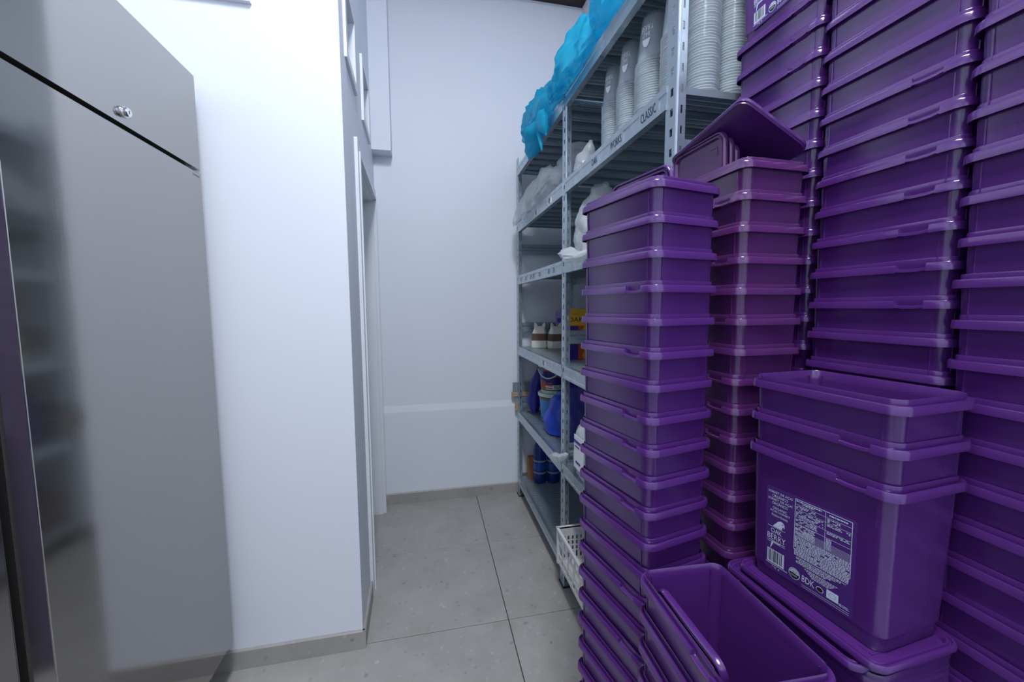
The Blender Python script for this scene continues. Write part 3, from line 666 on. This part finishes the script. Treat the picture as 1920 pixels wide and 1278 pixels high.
# third level: cream packs, lilac and yellow boxes
z3 = S[2]
def rbox(hx, hy, r, z, cx, cy, rot=0, seg=4):
    pts = []
    for k, (sx, sy) in enumerate(((1, 1), (-1, 1), (-1, -1), (1, -1))):
        for i in range(seg + 1):
            a = k * PI/2 + PI/2 * i / seg
            x, y = sx * (hx - r) + r * math.cos(a), sy * (hy - r) + r * math.sin(a)
            pts.append((cx + x * math.cos(rot) - y * math.sin(rot), cy + x * math.sin(rot) + y * math.cos(rot), z))
    return pts
def pack(x, y, rot, label):
    e = empty('food_pack', (x, y, z3), rot); e.scale = (1.06, 1.06, 1.0); tag(e, label, 'pack', 'cream packs with a brown band')
    MB().loft([rbox(0.048, 0.034, 0.010, 0.0, 0, 0), rbox(0.052, 0.037, 0.014, 0.010, 0, 0), rbox(0.050, 0.036, 0.018, 0.06, 0, 0), rbox(0.045, 0.033, 0.018, 0.105, 0, 0), rbox(0.035, 0.020, 0.012, 0.132, 0, 0), rbox(0.038, 0.006, 0.004, 0.148, 0, 0)]).build('body', M['cream'], e, 50)
    MB().loft([rbox(0.0508, 0.0368, 0.018, 0.050, 0, 0), rbox(0.0510, 0.0370, 0.018, 0.06, 0, 0), rbox(0.0485, 0.0350, 0.018, 0.098, 0, 0)], False, False).build('band', M['brown'], e, 50)
    for s in (-1, 1):
        MB().loft([rbox(0.014, 0.005, 0.004, 0.145, s*0.024, 0), rbox(0.009, 0.004, 0.003, 0.160, s*0.028, 0), rbox(0.003, 0.002, 0.001, 0.172, s*0.032, 0)]).build('folded_ear', M['cream'], e, 50)
pack(0.752, 2.645, -0.45, 'cream food pack with brown band turned askew at the end of the row')
pack(0.845, 2.570, 0.10, 'cream food pack with brown band in the middle of the three')
pack(0.955, 2.560, 0.05, 'cream food pack with brown band half hidden by the middle upright')
o = MB().loft([rbox(0.045, 0.06, 0.003, 0, 0, 0), rbox(0.045, 0.06, 0.003, 0.245, 0, 0)]).build('carton', M['lilac']); o.location = (0.945, 2.68, z3); o.rotation_euler.z = 0.1
tag(o, 'lilac carton standing behind the middle upright', 'box')
mb = MB().box(-0.048, -0.0455, -0.03, 0.02, 0.17, 0.20).box(-0.02, 0.02, -0.063, -0.0605, 0.17, 0.205); mb.build('carton_print', M['violet'], o)
yb = empty('cereal_carton', (0.805, 1.985, z3), 0.02); tag(yb, 'yellow and violet carton with zigzag edge and dark lettering', 'box')
MB().box(-0.075, 0.12, 0.0, 0.07, 0, 0.268).build('body', M['yellow'], yb)
mb = MB().add
k = MB(); k.box(-0.0765, -0.0752, -0.0012, 0.071, 0, 0.18); k.box(-0.0765, -0.022, -0.0012, -0.0002, 0, 0.18); k.build('violet_panel', M['violet'], yb)
zg = MB(); pts = []
for i in range(9):
    pts.append((-0.022 + (0.014 if i % 2 else 0.026), 0.18 * i / 8))
zg.extrude([(-0.030, 0)] + pts + [(-0.030, 0.18)], 'y', -0.0018, -0.0012); zg.build('zigzag', M['orange'], yb)
tx = MB(); text_fit(tx, 'OAKBAR', -0.088, 0.07, 0.200, 0.225, lambda u, v: (u, -0.0012, v)); tx.v = [(max(x, -0.0748), y, z) for x, y, z in tx.v]
text_fit(tx, 'organic', -0.066, -0.03, 0.238, 0.245, lambda u, v: (u, -0.0012, v)); tx.build('lettering', M['ink'], yb)
# second level: pails, bags, boards
z2 = S[1]
def pail(zb, label, top):
    e = empty('plastic_pail', (0.805, 2.50, zb)); tag(e, label, 'pail', 'stacked pails')
    R = 0.098; m_ = M['pail_blue'] if not top else M['pail_white']
    MB().lathe([(R*0.80, 0), (R*0.82, 0.003), (R*0.95, 0.165)], n=36).build('body', m_, e, 40)
    MB().lathe([(R*0.822, 0.012), (R*0.845, 0.028)], n=36, cap0=False, cap1=False).build('green_stripe', M['green'], e, 40)
    MB().lathe([(R*0.962, 0.150), (R*0.968, 0.158)], n=36, cap0=False, cap1=False).build('red_stripe', M['red'], e, 40)
    MB().lathe([(R*0.95, 0.163), (R*0.99, 0.164), (R*0.99, 0.170), (R*0.96, 0.171)], n=36, cap0=False, cap1=False).build('collar_stripe', M['green'], e, 40)
    MB().lathe([(R*0.97, 0.170), (R*1.04, 0.172), (R*1.045, 0.190), (R*1.02, 0.193), (R*0.98, 0.1895), (R*0.2, 0.1895)], n=36).build('lid', M['pail_white'], e, 40)
    if top:
        def wrap(a0, a1, z0, z1, mt, nm, d=0.0012, n=10):
            mb = MB(); f = lambda z: R*(0.82 + 0.13*z/0.165) + d
            vs = [(f(z)*math.cos(a0 + (a1-a0)*i/n), f(z)*math.sin(a0 + (a1-a0)*i/n), z) for z in (z0, z1) for i in range(n+1)]
            mb.add(vs, [(i, i+1, n+2+i, n+1+i) for i in range(n)]); return mb.build(nm, mt, e)
        wrap(PI*0.95, PI*1.72, 0.035, 0.16, M['navy'], 'print_panel')
        wrap(PI*0.95, PI*1.15, 0.125, 0.16, M['pail_blue'], 'sky_print', 0.0018)
        wrap(PI*1.00, PI*1.20, 0.030, 0.085, M['chicken'], 'food_print', 0.0020)
        for q in range(3): wrap(PI*1.2, PI*1.38, 0.036 + q*0.016, 0.043 + q*0.016, M['red'], 'flag_stripe', 0.0018)
        for q in range(2): wrap(PI*1.42, PI*1.72, 0.110 + q*0.02, 0.120 + q*0.02, M['red'], 'flag_stripe', 0.0018)
        wrap(PI*1.2, PI*1.72, 0.034, 0.060, M['paper'], 'text_panel', 0.0016)
        mb = MB(); text_fit(mb, 'BUY', PI*1.42, PI*1.62, 0.036, 0.058, lambda u, v: ((R*(0.82+0.13*v/0.165)+0.0024)*math.cos(u), (R*(0.82+0.13*v/0.165)+0.0024)*math.sin(u), v)); mb.build('lettering', M['ink'], e)
        mb = MB(); mb.tube([((R*1.05)*math.cos(PI*(0.98+0.6*t)), (R*1.05)*math.sin(PI*(0.98+0.6*t)), 0.160 - 0.055*math.sin(PI*min(1, t*1.0))) for t in [i/14 for i in range(15)]], 0.0045, 8); mb.build('handle', M['pail_white'], e, 40)
pail(z2, 'light blue plastic pail with white lid, under the printed pail', False)
pail(z2 + 0.192, 'printed plastic pail with carrying handle stacked on the light blue pail', True)
m = floor_clip(blob(MB(), [(0.765, 2.245, z2 + 0.010, 0.115, 0.09), (0.765, 2.245, z2 + 0.08, 0.122, 0.095), (0.785, 2.25, z2 + 0.17, 0.100, 0.08), (0.80, 2.26, z2 + 0.225, 0.06, 0.05), (0.81, 2.27, z2 + 0.25, 0.012)], 31, 0.10, 28, 7), z2)
tag(m.build('cloth_bag', M['royal'], None, 50), 'royal blue bag standing before the pails', 'bag')
m = floor_clip(blob(MB(), [(0.72, 2.66, z2 + 0.02, 0.03, 0.03), (0.715, 2.66, z2 + 0.10, 0.05, 0.05), (0.725, 2.66, z2 + 0.2, 0.045, 0.04), (0.76, 2.66, z2 + 0.33, 0.02, 0.02), (0.77, 2.66, z2 + 0.36, 0.005)], 32, 0.12, 20, 5), z2)
tag(m.build('cloth_bag', M['navy'], None, 50), 'narrow navy bag squeezed behind the pails', 'bag')
m = floor_clip(blob(MB(), [(0.82, 1.985, z2 + 0.012, 0.12, 0.10), (0.82, 1.985, z2 + 0.16, 0.13, 0.11), (0.80, 1.985, z2 + 0.32, 0.11, 0.10), (0.80, 1.985, z2 + 0.40, 0.07, 0.06), (0.80, 1.985, z2 + 0.43, 0.012)], 33, 0.12, 26, 7), z2)
tag(m.build('cloth_bag', M['navy'], None, 50), 'large navy bag behind the white bag with the paper sheet', 'bag')
m = floor_clip(blob(MB(), [(0.72, 1.60, z2 + 0.010, 0.10, 0.09), (0.715, 1.60, z2 + 0.10, 0.105, 0.095), (0.72, 1.61, z2 + 0.20, 0.10, 0.09), (0.73, 1.63, z2 + 0.275, 0.055), (0.73, 1.65, z2 + 0.305, 0.012)], 34, 0.18, 28, 7), z2)
wb2 = tag(m.build('plastic_bag', M['whitebag'], None, 60), 'white plastic bag with a printed paper sheet in front', 'bag')
sh = MB(); sh.box(0.611, 0.613, 1.50, 1.602, z2 + 0.060, z2 + 0.205); sh.build('paper_sheet', M['paper'], wb2)
sh = MB().box(0.6098, 0.611, 1.50, 1.602, z2 + 0.172, z2 + 0.184).box(0.6098, 0.611, 1.53, 1.58, z2 + 0.085, z2 + 0.094).box(0.6098, 0.611, 1.54, 1.59, z2 + 0.155, z2 + 0.160); sh.build('sheet_print', M['navy'], wb2)
m = blob(MB(), [(0.610, 1.90, z2 + 0.005, 0.004), (0.606, 1.86, z2 + 0.012, 0.02, 0.014), (0.600, 1.80, z2 + 0.025, 0.024, 0.02), (0.602, 1.74, z2 + 0.045, 0.022, 0.018), (0.608, 1.70, z2 + 0.072, 0.012), (0.610, 1.68, z2 + 0.085, 0.003)], 35, 0.5, 18, 5)
tag(m.build('plastic_bag', M['whitebag'], None, 50), 'empty white plastic bag tied around the middle upright', 'bag')
gb = empty('timber_boards', (0.68, 2.790, z2 + 0.05)); tag(gb, 'grey board with wooden battens lying across the shelf end at the wall', 'boards')
MB().box(-0.085, 0.30, 0.010, 0.024, 0.09, 0.155).build('board', M['board'], gb)
MB().box(-0.095, 0.30, -0.002, 0.022, 0.055, 0.088).build('batten', M['wood'], gb)
MB().box(-0.070, 0.30, 0.006, 0.022, 0.0, 0.053).build('board', M['board'], gb)
MB().box(-0.072, -0.040, -0.004, 0.006, -0.048, 0.020).build('batten', M['wood'], gb)
# first level: bottles, carton, crate
z1 = S[0]
bme = MB().lathe([(0.030, 0.0), (0.039, 0.006), (0.041, 0.02), (0.041, 0.075), (0.0395, 0.080), (0.041, 0.085), (0.041, 0.135), (0.0395, 0.14), (0.041, 0.145), (0.041, 0.205), (0.036, 0.235), (0.022, 0.268), (0.014, 0.285), (0.014, 0.300)], n=24).mesh('bottle_body', M['bottle'], 50)
cme = MB().lathe([(0.0155, 0.296), (0.0155, 0.314), (0.013, 0.316)], n=16).mesh('cap', M['pail_blue'], 40)
lme = MB().lathe([(0.0418, 0.088), (0.0418, 0.132)], n=24, cap0=False, cap1=False).mesh('bottle_label', M['bottle_label'], 40)
wme = [MB().lathe([(0.0420, z), (0.0424, z + 0.012)], n=24, cap0=False, cap1=False).mesh('shrink_band', M['band'], 40) for z in (0.066, 0.140)]
for (x, y), lb in (((0.752, 2.64), 'blue water bottle at the outer corner of the pack on the lowest shelf'), ((0.846, 2.625), 'blue water bottle second along the pack on the lowest shelf'), ((0.940, 2.61), 'blue water bottle third along the pack, behind the middle upright')):
    e = empty('water_bottle', (x, y, z1)); e.scale = (1.1, 1.1, 1.12); tag(e, lb, 'bottle', 'blue water bottles in a shrink pack')
    link('bottle_body', bme, e); link('cap', cme, e); link('bottle_label', lme, e); [link('shrink_band', w_, e) for w_ in wme]
o = MB().box(-0.05, 0.05, -0.022, 0.022, 0, 0.16).build('cardboard_box', M['cardboard']); o.location = (0.735, 2.722, z1); tag(o, 'small brown cardboard box behind the blue bottles', 'box')
MB().box(-0.012, 0.012, -0.0226, 0.0226, 0.0, 0.1608).build('tape', M['wood'], o)
cr = empty('plastic_crate', (0.72, 1.575, z1), 0.0); cr.scale = (1, 1, 0.86); tag(cr, 'white slotted plastic crate sticking out of the lowest shelf', 'crate')
x0, x1, y0, y1, H = -0.128, 0.26, -0.17, 0.185, 0.205
MB().box(x0, x1, y0, y1, 0.0, 0.006).build('base', M['crate'], cr)
def lattice(mb, L, f, rows, cols, t=0.004):
    # f(a0,a1,z0,z1) places a slab piece along the wall; solid bars between slots
    for a, b in rows: f(0, L, a, b)
    prev = None
    for i, (a, b) in enumerate(rows[:-1]):
        n = cols[i]; wv = L / n
        for k in range(n + 1): f(max(0, k*wv - 0.006), min(L, k*wv + 0.006), b, rows[i+1][0])
rows = [(0.006, 0.020), (0.050, 0.064), (0.118, 0.135), (0.170, 0.205)]
for nm, f in (('front', lambda mb: (lambda a, b, c, d: mb.box(x0, x0 + 0.004, y0 + a, y0 + b, c, d))), ('back', lambda mb: (lambda a, b, c, d: mb.box(x1 - 0.004, x1, y0 + a, y0 + b, c, d)))):
    mb = MB(); lattice(mb, y1 - y0, f(mb), rows, (9, 5, 8)); mb.build('side_wall', M['crate'], cr)
for yy in (y0, y1 - 0.004):
    mb = MB(); lattice(mb, x1 - x0, lambda a, b, c, d: mb.box(x0 + a, x0 + b, yy, yy + 0.004, c, d), [(0.006, 0.02), (0.06, 0.066), (0.09, 0.096), (0.12, 0.126), (0.15, 0.205)], (18, 18, 18, 18)); mb.build('end_wall', M['crate'], cr)
mb = MB()
for a in ((x0 - 0.008, x1 + 0.008, y0 - 0.008, y0 + 0.004), (x0 - 0.008, x1 + 0.008, y1 - 0.004, y1 + 0.008), (x0 - 0.008, x0 + 0.004, y0, y1), (x1 - 0.004, x1 + 0.008, y0, y1)): mb.box(*a, 0.197, 0.207)
mb.build('rim', M['crate'], cr)
for sx in (x0 - 0.005, x1 - 0.012):
    for sy in (y0 - 0.005, y1 - 0.012): MB().box(sx, sx + 0.017, sy, sy + 0.017, 0.0, 0.197).build('corner_post', M['crate'], cr)
